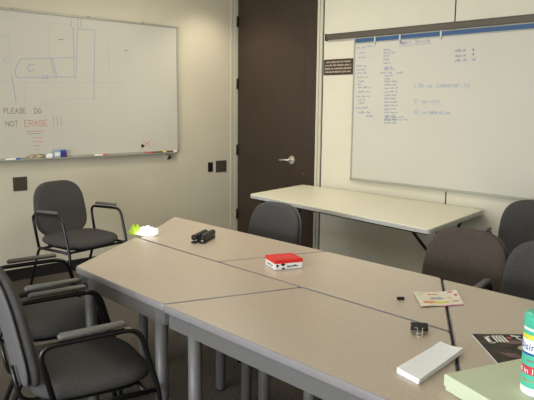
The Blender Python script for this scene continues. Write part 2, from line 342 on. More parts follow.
for x, z, x1, z1 in RIGHT_ROWS[:45]:
    pen('handwritten_line', squiggle(x, z - .006, x1, z1 - .006, .016), M['ink_w'], wrt, 'y', RYO, .0034)
for x, z, x1, z1 in RIGHT_ROWS[45:]:
    pen('tally_mark', squiggle(x, z - .008, x1, z1 - .008, .022), M['ink_w'], wrt, 'y', RYO, .005)
for tx, x, z, wd_, h in (('Agent', 2.11, 1.998, .13, .032), ('Services', 2.262, 1.998, .145, .032)):
    pen('heading_word', write(tx, x, z, wd_, h), M['ink_w'], wrt, 'y', RYO, .003)
pen('heading_underline', [[(2.10, 1.985), (2.41, 1.989)]], M['ink_w'], wrt, 'y', RYO, .003)
for tx, x, z, wd_, h in (('LTB', 2.273, 1.648, .09, .03), ('vs', 2.395, 1.648, .05, .03), ('Commonality', 2.475, 1.648, .295, .034), ('E1', 2.279, 1.528, .045, .03), ('sprints', 2.35, 1.528, .175, .028), ('E2', 2.284, 1.442, .045, .03), ('collaboration', 2.355, 1.442, .26, .028)):
    pen('written_word', write(tx, x, z, wd_, h), M['ink_b'], wrt, 'y', RYO, .0034)

# brown sign beside the door
sg = empty('wall_sign', (1.264, 0, 1.774), 0, 'small brown sign with four lines of pale lettering between door and right whiteboard', 'sign')
mesh('sign_plate', bx((0, -.006, 0), (.345, 0, .14)), M['sign'], sg, smooth=False, bevel=.0015)
st = []
for r, (a, b) in enumerate([(.03, .325), (.014, .332), (.014, .332), (.018, .328)]):
    z = .108 - r * .029; x = a
    while x < b - .02:
        n = random.randint(2, 8)
        for k in range(n):
            if x > b - .006: break
            g = random.choice('AEHINORSTUDLMPC')
            st += [[(x + p[0] / 4 * .0062, z + p[1] / 6 * .013) for p in s] for s in FONT[g]]
            x += .0088
        x += .007
pen('sign_lettering', st, M['cream'], sg, 'y', -.006, .0026)

# wall plates on the left wall
def plate(y0, y1, z0, z1, m, label, name='switch_plate', cat='wall plate', kind=0):
    p = empty(name, (0, (y0 + y1) / 2, (z0 + z1) / 2), 0, label, cat); w, h = (y1 - y0) / 2, (z1 - z0) / 2
    mesh('cover_plate', bx((0, -w, -h), (.007, w, h)), m, p, smooth=False, bevel=.003)
    if kind == 0:
        for s in (-1, 1): mesh('socket_face', bx((.006, -w * .45, s * h * .45 - h * .3), (.0095, w * .45, s * h * .45 + h * .3)), M['hinge'], p, smooth=False, bevel=.002)
    elif kind == 1:
        mesh('dimmer_slide', bx((.006, -w * .35, -h * .55), (.013, w * .35, h * .3)), M['black_p'], p, smooth=False, bevel=.002)
    else:
        for s in (-1, 1): mesh('screw', bx((.006, -.003, s * h * .7 - .003), (.008, .003, s * h * .7 + .003)), M['hinge'], p, smooth=False, bevel=.001)
    return p
plate(-2.41, -2.293, .765, .882, M['plate'], 'square brown metal wall plate below the left whiteboard, near the chair against the wall', kind=2)
plate(-.38, -.318, .80, .90, M['black_p'], 'narrow black wall control with slider, left of the brown plate by the door', 'wall_control', 'wall control', 1)
plate(-.277, -.135, .79, .912, M['plate'], 'wide dark brown wall plate right beside the door frame', kind=2)
kn = empty('round_wall_fitting', (0, -.872, .98), 0, 'small round grey fitting on wall just under right end of left whiteboard', 'wall fitting')
h = B(); lathe(h, [(.028, 0), (.028, .006), (.024, .012), (.012, .018)], 28)
for v in h.verts: v.co = Vector((v.co.z, v.co.x, v.co.y))
mesh('flange', h, M['alu'], kn)
h = B(); lathe(h, [(.013, .012), (.013, .03), (.01, .034)], 20)
for v in h.verts: v.co = Vector((v.co.z, v.co.x, v.co.y - .004))
mesh('knob', h, M['hinge'], kn)

# ------------------------------------------------------------------ things on the marker tray
TZ = 1.0272
def marker(y, body, cap, label, L=.125, ang=0.):
    o = empty('dry_erase_marker', (.048, y, TZ + .0085), ang, label, 'marker', 'markers on the tray of the left whiteboard')
    h = B(); tube(h, [(0, -L / 2, 0), (0, L * .14, 0)], .0082, 12); mesh('barrel', h, body, o, bevel=.001)
    h = B(); tube(h, [(0, L * .14, 0), (0, L * .46, 0), (0, L / 2, 0)], [.0085, .0085, .006], 12); mesh('cap', h, cap, o)
    return o
marker(-2.415, M['white'], M['bluep'], 'white marker with blue cap at far left end of the tray')
marker(-1.625, M['white'], M['redp'], 'white marker with red cap lying alone mid tray')
marker(-1.10, M['redp'], M['maroon'], 'red marker on tray beneath the small red X')
marker(-.985, M['black_p'], M['yellow'], 'black marker with yellow end near right end of tray')
marker(-.86, M['maroon'], M['white'], 'dark red marker with white cap, last on the right of the tray')
# crumpled rag
def blob(bm, c, r, seed, n1=14, n2=9, amp=.3):
    rnd = random.Random(seed); rings = []
    ph = [rnd.uniform(0, 6) for _ in range(6)]
    for j in range(1, n2):
        th = PI * j / n2; ring = []
        for i in range(n1):
            a = 2 * PI * i / n1
            k = 1 + amp * (math.sin(3 * a + ph[0] + 2 * th) * .5 + math.sin(5 * a + ph[1] - 3 * th) * .35 + rnd.uniform(-.4, .4))
            ring.append(bm.verts.new((c[0] + r[0] * k * math.sin(th) * math.cos(a), c[1] + r[1] * k * math.sin(th) * math.sin(a), c[2] + max(-1, k * math.cos(th) if math.cos(th) > 0 else math.cos(th)) * r[2])))
        rings.append(ring)
    for p, q in zip(rings, rings[1:]):
        for i in range(n1): bm.faces.new((p[i], q[i], q[(i + 1) % n1], p[(i + 1) % n1]))
    bm.faces.new(rings[0]); bm.faces.new(rings[-1][::-1])
    return bm
rag = mesh('cleaning_rag', blob(B(), (.052, -2.23, TZ + .02), (.012, .08, .021), 4), M['cloth'])
tag(rag, 'crumpled stained cloth rag on the tray of the left whiteboard', 'rag')
fl = mesh('crumpled_tissue', blob(B(), (.05, -2.105, TZ + .02), (.011, .035, .022), 9, amp=.22), M['paper'])
tag(fl, 'pale crumpled tissue between the rag and blue box on tray', 'tissue')
cb = empty('cleaner_box', (.047, -2.04, TZ + .0005), 0, 'small pale blue cleaner carton standing on the left whiteboard tray', 'box')
mesh('carton', bx((-.012, -.03, 0), (.012, .03, .075)), M['pale_blue'], cb, smooth=False, bevel=.003)
mesh('label_band', bx((.0118, -.024, .02), (.0135, .024, .05)), M['white'], cb, smooth=False)
er = empty('board_eraser', (.048, -1.978, TZ + .0005), 0, 'blue and purple felt eraser leaning at right of the blue carton', 'eraser')
mesh('felt', bx((-.012, -.026, 0), (.013, .026, .034)), M['purple'], er, smooth=False, bevel=.003)
mesh('grip', bx((-.01, -.024, .0342), (.011, .024, .068)), M['bluep'], er, smooth=False, bevel=.006)
mg = mesh('board_magnet', lathe(B(), [(.014, 0), (.014, .008), (.01, .012)], 20), M['black_p'])
for v in mg.data.vertices: v.co = Vector((LX + v.co.z, -1.175 + v.co.x, 1.103 + v.co.y))
tag(mg, 'small round black magnet low on left whiteboard beside the red X', 'magnet')

# ------------------------------------------------------------------ folding table at the right wall
st_ = empty('folding_table', (0, 0, 0), 0, 'long ivory folding table standing against right wall under the whiteboard', 'table')
TQ = [(1.225, -.872), (3.14, -1.045), (2.95, -.035), (1.045, -.028)]
SH = .012
TP = round_poly(TQ, .05)
mesh('tabletop', prism(B(), offset_poly(TP, .004), .718, .745), M['ivory'], st_, smooth=False, bevel=.004, seg=3)
bm = B(); outer = TP; inner = offset_poly(TP, .02)
n = len(outer)
rings = [[bm.verts.new((x, y, z)) for x, y in poly] for poly, z in ((outer, .738), (outer, .714), (inner, .7125), (inner, .738))]
for a, b in zip(rings, rings[1:] + rings[:1]):
    for k in range(n): bm.faces.new((a[k], a[(k + 1) % n], b[(k + 1) % n], b[k]))
mesh('edge_band', bm, M['ivory_edge'], st_, smooth=False)
ap = offset_poly(TQ, .05); ap2 = offset_poly(TQ, .065)
bm = B(); rings = [[bm.verts.new((x, y, z)) for x, y in poly] for poly, z in ((ap, .712), (ap, .694), (ap2, .694), (ap2, .712))]
for a, b in zip(rings, rings[1:] + rings[:1]):
    for k in range(4): bm.faces.new((a[k], a[(k + 1) % 4], b[(k + 1) % 4], b[k]))
mesh('steel_apron', bm, M['tube'], st_, smooth=False)
def lerp(a, b, t): return (a[0] + (b[0] - a[0]) * t, a[1] + (b[1] - a[1]) * t)
for tt in (.08, .925):
    f = lerp(TQ[0], TQ[1], tt); k = lerp(TQ[3], TQ[2], tt); m_ = lerp(f, k, .5)
    for s in (-.06, .06):
        c = lerp(m_, k, s * 2)
        mesh('leg', tube(B(), [(c[0], c[1], .03), (c[0], c[1], .7115)], .014, 12), M['tube'], st_)
    a_, b_ = lerp(f, k, .06), lerp(f, k, .94)
    mesh('foot_bar', tube(B(), [(a_[0], a_[1], .015), (b_[0], b_[1], .015)], .0145, 12), M['tube'], st_)
    for q, e in ((lerp(f, k, .03), lerp(f, k, .47)), (lerp(f, k, .97), lerp(f, k, .53))):
        mesh('brace', tube(B(), [(q[0], q[1], .705), (e[0], e[1], .40)], .0105, 8), M['tube'], st_)

# ------------------------------------------------------------------ trapezoid tables
H = .74
def trapezoid(corners, legs, label):
    cx = sum(p[0] for p in corners) / 4; cy = sum(p[1] for p in corners) / 4
    o = empty('conference_table', (cx, cy, 0), 0, label, 'table')
    q = [(x - cx, y - cy) for x, y in corners]; P = round_poly(q, .022)
    mesh('tabletop', prism(B(), offset_poly(P, .005), H - .03, H), M['laminate'], o, smooth=False)
    bm = B(); prof = [(.0065, H - .0305), (.002, H - .029), (0, H - .024), (0, H - .007), (.001, H - .003), (.003, H - .0005), (.0052, H + .0003)]
    rings = [[bm.verts.new((x, y, z)) for x, y in offset_poly(P, d)] for d, z in prof]
    n = len(P)
    for a, b in zip(rings, rings[1:]):
        for k in range(n): bm.faces.new((a[k], a[(k + 1) % n], b[(k + 1) % n], b[k]))
    mesh('edge_band', bm, M['nosing'], o)
    a1, a2 = offset_poly(q, .016), offset_poly(q, .03)
    bm = B(); rings = [[bm.verts.new((x, y, z)) for x, y in poly] for poly, z in ((a1, H - .031), (a1, H - .092), (a2, H - .092), (a2, H - .031))]
    for a, b in zip(rings, rings[1:] + rings[:1]):
        for k in range(4): bm.faces.new((a[k], a[(k + 1) % 4], b[(k + 1) % 4], b[k]))
    mesh('apron', bm, M['grey_metal'], o, smooth=False, bevel=.002)
    for i, c in enumerate([(x - cx, y - cy) for x, y in legs]):
        L = mesh('leg', tube(B(), [(c[0], c[1], .012), (c[0], c[1], H - .031)], .026, 18), M['grey_metal'], o)
        mesh('foot', lathe(B(), [(.02, 0), (.023, .003), (.023, .013)], 16, c), M['black_p'], L)
    return o
trapezoid([(2.570, -3.108), (3.320, -3.114), (3.503, -2.540), (2.160, -2.541)], [(2.625, -3.06), (3.262, -3.082), (3.34, -2.60), (2.33, -2.60)], 'beige trapezoid table, front left of the group, nearest the two grey armchairs')
trapezoid([(3.324, -3.118), (4.620, -3.118), (4.216, -2.541), (3.507, -2.541)], [(3.483, -3.08), (4.45, -3.08), (4.10, -2.60), (3.62, -2.60)], 'beige trapezoid table, front middle of the group, with the white papers on it')
trapezoid([(2.197, -2.534), (2.929, -2.537), (3.1115, -1.960), (1.735, -1.980)], [(2.30, -2.46), (2.80, -2.42), (2.93, -2.005), (1.90, -2.03)], 'beige trapezoid table, back left of the group, with the black stapler on it')
trapezoid([(2.9325, -2.537), (4.211, -2.535), (3.806, -1.956), (3.1145, -1.960)], [(3.08, -2.48), (4.03, -2.48), (3.78, -2.14), (3.19, -2.0)], 'beige trapezoid table, back middle of the group, carrying the red and white box')
trapezoid([(4.636, -3.125), (5.2, -3.125), (5.2, -1.968), (3.821, -1.968)], [(4.72, -3.06), (5.14, -3.06), (5.14, -2.03), (3.985, -2.03)], 'beige table at right end, past the dark gap, with magazine and green box')

# ------------------------------------------------------------------ chairs
def back_frame_pt(x, y, h):
    """cushion coordinates -> backrest in chair space: y up the back, h thickness toward the sitter"""
    z = .665 + y; lean = -.208 - .18 * (z - .42)
    curve = .35 * (x * x) 
    return Vector((x, lean + curve * .8 + h, z))
def make_chair(arms=True):
    o = empty('office_chair')
    def seat_fn(x, y, h): return Vector((x, y + .02, .452 + h - (.9 * max(0, y - .12) ** 2) * 1.2))
    mesh('seat', cushion(B(), superell(.50, .475, 3.6, .04), .062, seat_fn), M['fabric'], o)
    bo = superell(.462, .435, 3.2, .06)
    bk = mesh('backrest', cushion(B(), bo, .046, lambda x, y, h: back_frame_pt(x, y, h + .012)), M['fabric'], o)
    bs = superell(.452, .425, 3.2, .06)
    mesh('back_shell', cushion(B(), bs, .022, lambda x, y, h: back_frame_pt(x, y, -h - .018), dome=.1), M['shell'], bk)
    pan = superell(.44, .41, 4)
    mesh('seat_pan', cushion(B(), pan, .014, lambda x, y, h: Vector((x, y + .015, .411 + h)), dome=0), M['black_p'], o)
    w = .276
    if arms:
        for s in (-1, 1):
            top = [(s * (w - .008), -.145, .40), (s * w, -.205, .655), (s * w, .162, .668), (s * (w - .004), .238, .40), (s * (w - .008), .262, .012)]
            fr = mesh('arm_frame', tube(B(), fillet(top, [.06, .06, .05], 7), .0108, 12), M['tube'], o)
            h = B(); tube(h, [(s * w, -.135, .681), (s * w, -.123, .685), (s * w, .098, .694), (s * w, .11, .69)], [.013, .0195, .0195, .013], 12, flat=.6)
            mesh('arm_pad', h, M['pad'], fr)
            mesh('leg', tube(B(), fillet([(s * (w - .006), .241, .405), (s * (w - .01), -.145, .398), (s * (w - .008), -.305, .012)], .035, 6), .0108, 12), M['tube'], o)
        for y0, z0 in ((.19, .398), (-.13, .392)):
            mesh('cross_bar', tube(B(), [(-w + .006, y0, z0), (w - .006, y0, z0)], .010, 10), M['tube'], o)
    else:
        w = .225
        for s in (-1, 1):
            mesh('leg', tube(B(), fillet([(s * w, .235, .012), (s * w, .19, .395), (s * w, -.16, .395), (s * w, -.285, .012)], [.05, .05], 6), .0108, 12), M['tube'], o)
        for y0 in (.17, -.13):
            mesh('cross_bar', tube(B(), [(-w, y0, .396), (w, y0, .396)], .010, 10), M['tube'], o)
    for s in (-1, 1):
        mesh('back_support', tube(B(), fillet([(s * .13, -.10, .402), (s * .13, -.245, .404), (s * .13, -.272, .55)], .05), .012, 10, flat=.7), M['tube'], o)
    return o
def copy_tree(o, parent=None):
    c = o.copy(); COL.objects.link(c)
    if parent: c.parent = parent
    for ch in list(o.children): copy_tree(ch, c)
    return c
G = 'grey office chairs around the tables'
armed = make_chair(True); plain = make_chair(False); used = set()
for src, x, y, a, label in [
    (armed, .705, -2.175, -79, 'dark grey armchair standing alone against the left wall under the whiteboard'),
    (armed, 3.01, -3.315, -12, 'grey armchair in left foreground, nearest the viewer, at the slanted table end'),
    (armed, 2.355, -3.165, -13, 'grey armchair just behind the nearest armchair, its arms beside that one'),
    (plain, 2.385, -1.90, 180, 'grey rounded chair back behind table, in front of the ivory table and door'),
    (plain, 3.67, -1.75, 182, 'brownish grey rounded chair back behind the table, right of the ivory table'),
    (armed, 4.165, -1.70, 195, 'dark grey armchair at right edge, close behind the right-end table'),
    (armed, 3.50, -.455, 197, 'dark grey armchair standing against the right wall under the whiteboard')]:
    c = src if src not in used else copy_tree(src)
    used.add(src); c.location = (x, y, 0); c.rotation_euler = (0, 0, R(a)); tag(c, label, 'chair', G)
    if 'brownish' in label:
        for ch in c.children:
            if ch.name.startswith(('seat', 'backrest')) and not ch.name.startswith('seat_pan'):
                ch.data = ch.data.copy(); ch.data.materials[0] = M['brown_fabric']

# ------------------------------------------------------------------ things on the tables
def frame(o_, dirx, diry=None):
    """local axes on a table: origin (x,y), first direction, z up"""
    d = Vector((dirx[0], dirx[1])).normalized(); return math.atan2(d.y, d.x)
# red and white box
p0 = Vector((3.23, -2.438)); ang = math.atan2(.129, .049)
rb = empty('candy_box', (p0.x, p0.y, H), ang, 'small red and white cardboard box sitting on the back tables', 'box')
w, d, hh = .14, .122, .047
mesh('carton', bx((0, 0, .0005), (w, d, hh * .68)), M['white'], rb, smooth=False, bevel=.002)
bm = B(); prism(bm, round_poly([(-.002, -.002), (w + .002, -.002), (w + .002, d + .002), (-.002, d + .002)], .004), hh * .62, hh)
lid = mesh('lid', bm, M['red'], rb, smooth=False, bevel=.004)
pen('lid_printing', [[(.03, .05), (.05, .075), (.08, .07), (.115, .085)], [(.03, .035), (.07, .048), (.11, .045)]], mat('pale_red_print', rgb(240, 120, 104), .5), lid, 'z', hh, .004)
def discs(name, spots, m, parent, face):
    bm = B()
    for a, z, ra, rz in spots:
        vs = []
        for k in range(12):
            t = 2 * PI * k / 12; u, v = a + ra * math.cos(t) * (1 + .2 * math.sin(3 * t)), z + rz * math.sin(t)
            vs.append(bm.verts.new((u, -.0008, v) if face == 'f' else (-.0008, u, v)))
        bm.faces.new(vs)
        b2 = [bm.verts.new(v.co + (Vector((0, .0006, 0)) if face == 'f' else Vector((.0006, 0, 0)))) for v in vs]
        for k in range(12): bm.faces.new((vs[k], vs[(k + 1) % 12], b2[(k + 1) % 12], b2[k]))
    return mesh(name, bm, m, parent, smooth=False)
discs('printed_spots', [(.012, .02, .006, .007), (.04, .024, .011, .006), (.042, .006, .008, .004)], M['black_p'], rb, 'f')
pen('side_lettering', squiggle(.06, .01, .115, .012, .009), M['hinge'], rb, 'y', -.0005, .0025)
sl = mesh('end_lettering', bmesh.new(), M['hinge'], rb)
bm = B()
for i, (a, z) in enumerate([(.03, .013), (.045, .01), (.058, .014), (.072, .011), (.085, .013)]): box(bm, (-.0012, a, z), (0, a + .009, z + .006))
bm.to_mesh(sl.data); bm.free()

# black stapler, lying half open
sp = empty('stapler', (2.50, -2.275, H), R(122), 'black stapler lying on the back left table near its far edge', 'stapler')
def bar(L, w0, h0, h1, w1=None):
    bm = B(); w1 = w1 or w0; n = 10; rings = []
    for i in range(n + 1):
        u = i / n; x = (u - .5) * L; ww = w0 + (w1 - w0) * u; h = h0 + (h1 - h0) * u; k = math.sqrt(max(0, 1 - max(0, (u - .9) / .1) ** 2 * .6))
        rings.append([bm.verts.new((x, math.cos(t) * ww / 2 * k if abs(math.cos(t)) > .1 else 0, h / 2 + math.copysign(abs(math.sin(t)) ** .5, math.sin(t)) * h / 2 * k)) for t in [2 * PI * j / 12 for j in range(12)]])
    for a, b in zip(rings, rings[1:]):
        for k in range(12): bm.faces.new((a[k], a[(k + 1) % 12], b[(k + 1) % 12], b[k]))
    bm.faces.new(rings[0][::-1]); bm.faces.new(rings[-1]); return bm
sb = mesh('base', bar(.185, .036, .012, .014), M['black_p'], sp)
a_ = mesh('stapling_arm', bar(.182, .036, .036, .038), M['black_p'], sp); a_.location = (.004, -.0, .012)
m_ = mesh('staple_channel', bx((-.075, -.007, .0), (.07, .007, .012)), M['chrome'], a_, smooth=False, bevel=.001); m_.location = (-.016, 0, -.004)
s2 = empty('hole_punch', (2.463, -2.30, H), R(122), 'slim black hole punch lying right behind the stapler', 'hole punch')
mesh('punch_base', bar(.2, .03, .012, .012), M['black_p'], s2)
a2 = mesh('punch_lever', bar(.195, .03, .03, .028), M['black_p'], s2); a2.location = (0, 0, .018)
for x in (-.07, 0, .07): mesh('punch_head', bx((x - .008, -.009, .008), (x + .008, .009, .026)), M['alu'], s2, smooth=False, bevel=.002)

# lime and white snack bag on the far left corner
bg = empty('snack_wrapper', (2.115, -2.465, H), R(50), 'crumpled lime and shiny white wrapper at far left corner of the tables', 'wrapper')
def crumple(L, W, hgt, seed, nx=16, ny=10):
    rnd = random.Random(seed); bm = B(); top = []; bot = []
    for i in range(nx + 1):
        rt, rb_ = [], []
        for j in range(ny + 1):
            u, v = i / nx * 2 - 1, j / ny * 2 - 1
            k = (1 - u * u) ** .5 * (1 - v * v) ** .5 if abs(u) < 1 and abs(v) < 1 else 0
            x, y = u * L / 2 * (1 + .05 * math.sin(5 * v)), v * W / 2 * (1 + .08 * math.sin(4 * u + 1))
            rt.append(bm.verts.new((x, y, .004 + hgt * k * (1 + rnd.uniform(-.28, .28)) + .012 * abs(u) ** 4)))
            rb_.append(bm.verts.new((x, y, .001 + .01 * abs(u) ** 4)))
        top.append(rt); bot.append(rb_)
    for i in range(nx):
        for j in range(ny):
            bm.faces.new((top[i][j], top[i + 1][j], top[i + 1][j + 1], top[i][j + 1])); bm.faces.new((bot[i][j], bot[i][j + 1], bot[i + 1][j + 1], bot[i + 1][j]))
    for i in range(nx):
        bm.faces.new((top[i][0], bot[i][0], bot[i + 1][0], top[i + 1][0])); bm.faces.new((top[i][ny], top[i + 1][ny], bot[i + 1][ny], bot[i][ny]))
    for j in range(ny):
        bm.faces.new((top[0][j], top[0][j + 1], bot[0][j + 1], bot[0][j])); bm.faces.new((top[nx][j], bot[nx][j], bot[nx][j + 1], top[nx][j + 1]))
    return bm
f1 = mesh('foil_side', crumple(.12, .085, .04, 3), M['foil'], bg, smooth=False); f1.location = (.035, -.01, .0)
f2 = mesh('lime_side', crumple(.07, .085, .045, 5), M['lime'], bg, smooth=False); f2.location = (-.04, .01, .001)

# white folded papers
def quad_on(name, pts, z0, z1, m, parent=None, bevel=.0, mi=0, smooth=False):
    return mesh(name, prism(B(), pts, z0, z1), m, parent, smooth=smooth, bevel=bevel)
pp = empty('paper_stack', (4.32, -2.82, H), R(0), 'thick stack of white folded papers in front of the big binder clip', 'paper')
Q = [(4.298, -2.957), (4.387, -2.976), (4.352, -2.69), (4.275, -2.694)]
ql = [(x - 4.32, y + 2.82) for x, y in Q]
for k in range(4):
    pts = [(x + random.uniform(-.002, .002), y + random.uniform(-.002, .002)) for x, y in ql]
    bm = B(); n = 8; z0 = .0005 + k * .0036; rows_ = []
    for i in range(n + 1):
        u = i / n; a, b = lerp(pts[0], pts[3], u), lerp(pts[1], pts[2], u); lift = .003 * max(0, u - .7) ** 2 * 11
        row = []
        for v in (0, .25, .5, .75, 1):
            p = lerp(a, b, v); sag = .004 * (2 * v - 1) ** 2 * u
            row.append((bm.verts.new((p[0], p[1], z0 + lift + sag)), bm.verts.new((p[0], p[1], z0 + lift + sag + .004))))
        rows_.append(row)
    for i in range(n):
        for j in range(4):
            bm.faces.new((rows_[i][j][1], rows_[i + 1][j][1], rows_[i + 1][j + 1][1], rows_[i][j + 1][1])); bm.faces.new((rows_[i][j][0], rows_[i][j + 1][0], rows_[i + 1][j + 1][0], rows_[i + 1][j][0]))
        for j in (0, 4): bm.faces.new((rows_[i][j][0], rows_[i][j][1], rows_[i + 1][j][1], rows_[i + 1][j][0]))
    for j in range(4):
        for i in (0, n): bm.faces.new((rows_[i][j][0], rows_[i][j][1], rows_[i][j + 1][1], rows_[i][j + 1][0]))
    mesh('folded_sheet', bm, M['paper'], pp, smooth=False)

# binder clips
def clip(loc, rz, s, label, lid_=True):
    o = empty('binder_clip', (loc[0], loc[1], H), rz, label, 'binder clip')
    L, W, T = .05 * s, .024 * s, .027 * s
    bm = B(); prof = [(-W / 2, .001), (W / 2, T * .38), (W / 2, T * .62), (-W / 2, T), (-W / 2, T - .001), (W / 2 - .0012, T * .6), (W / 2 - .0012, T * .4), (-W / 2, .002)]
    a = [bm.verts.new((-L / 2, y, z)) for y, z in prof]; b = [bm.verts.new((L / 2, y, z)) for y, z in prof]; n = len(prof)
    # solid wedge body with rolled lips
    bm.free(); bm = B(); prism(bm, [(-W / 2, -L / 2), (W / 2, -L / 2), (W / 2, L / 2), (-W / 2, L / 2)], .001, T)
    for v in bm.verts:
        if v.co.x < 0: v.co.z = T / 2 + (v.co.z - T / 2) * .25
    body = mesh('spring_body', bm, M['black_p'], o, smooth=False, bevel=.0015)
    for z in (T * .38, T * .62): mesh('lip', tube(B(), [(-W / 2, -L / 2, z), (-W / 2, L / 2, z)], .0016 * s, 8), M['black_p'], o)
    for zz, tilt in ((T * .35, .0), (T * .65, .35)):
        h = B(); K = W * 1.15
        tube(h, fillet([(-W / 2, -L * .3, zz), (-W / 2 - K * .6, -L * .14, zz * (1 - .5 * (tilt == 0)) + K * tilt * .6), (-W / 2 - K, -L * .14, .0015 + K * tilt), (-W / 2 - K, L * .14, .0015 + K * tilt), (-W / 2 - K * .6, L * .14, zz * (1 - .5 * (tilt == 0)) + K * tilt * .6), (-W / 2, L * .3, zz)], .004 * s, 4), .0011 * s, 8)
        mesh('wire_handle', h, M['chrome'], o)
    return o
clip((4.147, -2.625), R(128), 1.15, 'large black binder clip with silver handles behind the white papers')
clip((3.885, -2.37), R(-40), .58, 'small black binder clip left of the printed packet')

# printed sample packet
pk = empty('printed_packet', (3.98, -2.245, H), 0, 'cream flat packet with yellow stripe and red print, across the table gap', 'packet')
PQ = [(3.996, -2.392), (4.084, -2.232), (3.967, -2.098), (3.867, -2.259)]
def patch(name, Qp, u0, u1, v0, v1, z, m, parent, o_, th=.0008, wave=.006, n=8):
    bm = B(); g = []
    for i in range(n + 1):
        u = u0 + (u1 - u0) * i / n; row = []
        for j in range(n + 1):
            v = v0 + (v1 - v0) * j / n; a, b = lerp(Qp[0], Qp[1], u), lerp(Qp[3], Qp[2], u); p = lerp(a, b, v)
            zz = z + wave * (.5 + .5 * math.sin(5 * u + 2 * v)) * (abs(2 * u - 1)) 
            row.append((bm.verts.new((p[0] - o_[0], p[1] - o_[1], zz)), bm.verts.new((p[0] - o_[0], p[1] - o_[1], zz + th))))
        g.append(row)
    for i in range(n):
        for j in range(n):
            bm.faces.new((g[i][j][1], g[i + 1][j][1], g[i + 1][j + 1][1], g[i][j + 1][1])); bm.faces.new((g[i][j][0], g[i][j + 1][0], g[i + 1][j + 1][0], g[i + 1][j][0]))
        for j in (0, n): bm.faces.new((g[i][j][0], g[i][j][1], g[i + 1][j][1], g[i + 1][j][0])); bm.faces.new((g[j][i][0], g[j][i][1], g[j][i + 1][1], g[j][i + 1][0]))
    return mesh(name, bm, m, parent, smooth=False)
oo = (3.98, -2.245)
base = patch('packet_sheet', PQ, 0, 1, 0, 1, .0025, mat('cream_packet', rgb(232, 226, 206), .4), pk, oo)
patch('pink_edge', PQ, .42, .98, -.035, .08, .0012, M['pink'], pk, oo)
for u0, u1, v0, v1, m in ((.1, .36, .17, .30, 'orange'), (.36, .7, .15, .27, 'yellow'), (.78, .92, .22, .27, 'redp'), (.30, .62, .44, .475, 'bluep'), (.34, .56, .53, .555, 'hinge'), (.3, .52, .78, .83, 'redp'), (.78, .9, .86, .93, 'redp'), (.08, .22, .84, .90, 'lime'), (.9, .96, .6, .72, 'redp'), (.7, .8, .5, .53, 'redp')):
    patch('printed_patch', PQ, u0, u1, v0, v1, .0036, M[m], base, oo, .0003)

# magazine
mz = empty('magazine', (4.281, -2.514, H), math.atan2(-.16, .175), 'dark glossy magazine with white lettering lying behind the green box', 'magazine')
ML, MW = .262, .205     # local +x runs down the spine, local +y across the page
mesh('pages', bx((.001, .001, .0005), (ML - .001, MW - .001, .0045)), M['paper'], mz, smooth=False)
cv = mesh('cover', bx((0, 0, .0046), (ML, MW, .0056)), M['cover'], mz, smooth=False)
def fl_(bm, x0, y0, x1, y1, z=.0056): box(bm, (x0, y0, z), (x1, y1, z + .0003))
bm = B()
fl_(bm, .02, .03, .085, .043); fl_(bm, .02, .03, .028, .05); fl_(bm, .075, .03, .083, .052)
for k in range(4): fl_(bm, .012, .058 + k * .011, .075, .0645 + k * .011)
fl_(bm, .012, .058, .02, .098)
tube(bm, [(.012, .125, .0058), (.02, .14, .0058), (.04, .138, .0058), (.06, .15, .0058)], .004, 6, flat=.1)
tube(bm, [(.02, .125, .0058), (.02, .155, .0058)], .003, 6, flat=.1)
mesh('masthead_lettering', bm, M['white'], cv, smooth=False)
bm = B(); fl_(bm, .028, .104, .044, .118); mesh('red_dot', bm, M['redp'], cv, smooth=False)
bm = B(); prism(bm, [(.08 + .03 * math.cos(t) * 1.0 + .05, .15 + .045 * math.sin(t)) for t in [2 * PI * k / 24 for k in range(24)]], .0056, .0059); mesh('pale_oval', bm, mat('pale_olive_print', rgb(176, 178, 150), .3), cv, smooth=False)
bm = B(); prism(bm, [(.135 + .014 * math.cos(t), .155 + .024 * math.sin(t)) for t in [2 * PI * k / 20 for k in range(20)]], .0059, .0061); mesh('dark_oval', bm, M['hinge'], cv, smooth=False)
bm = B(); prism(bm, [(.06, .06), (.085, .08), (.1, .19), (.075, .2), (.06, .13)], .0056, .0058); prism(bm, [(.16, .03), (.2, .05), (.21, .1), (.17, .08)], .0056, .0058); mesh('maroon_print', bm, M['maroon'], cv, smooth=False)
for k in range(3):
    pass
# green box
gb = empty('flat_box', (4.449, -2.954, H), math.atan2(.253, .083), 'pale green flat box at lower right, under the wipes canister', 'box')
mesh('box_lid', bx((0, -.34, .012), (.335, 0, .046)), M['green'], gb, smooth=False, bevel=.003)
mesh('box_tray', bx((.004, -.336, .0005), (.331, -.004, .0121)), M['green'], gb, smooth=False, bevel=.002)

# wipes canister
CX, CY, CZ = 4.668, -2.874, H + .0462
cn = empty('wipes_canister', (CX, CY, CZ), 0, 'teal and white wipes canister standing on the pale green box', 'canister')
r = .041
mesh('canister_body', lathe(B(), [(r - .004, 0), (r - .001, .003), (r, .008), (r, .172), (r - .003, .176)], 48), M['white'], cn)
def band(name, z0, z1, m, a0=0, a1=2 * PI, rr=r + .0004, parent=cn):
    bm = B(); n = max(3, int(48 * (a1 - a0) / (2 * PI))); full = a1 - a0 > 6.2
    lo, hi = [], []
    for k in range(n + (0 if full else 1)):
        a = a0 + (a1 - a0) * k / n
        lo.append(bm.verts.new((rr * math.cos(a), rr * math.sin(a), z0))); hi.append(bm.verts.new((rr * math.cos(a), rr * math.sin(a), z1)))
    L = len(lo)
    for k in range(L if full else L - 1): bm.faces.new((lo[k], lo[(k + 1) % L], hi[(k + 1) % L], hi[k]))
    return mesh(name, bm, m, parent)
lb = band('label', .022, .168, M['teal'])
band('yellow_band', .146, .158, M['yellow'], rr=r + .0007, parent=lb)
band('white_band', .112, .145, M['white'], rr=r + .0007, parent=lb)
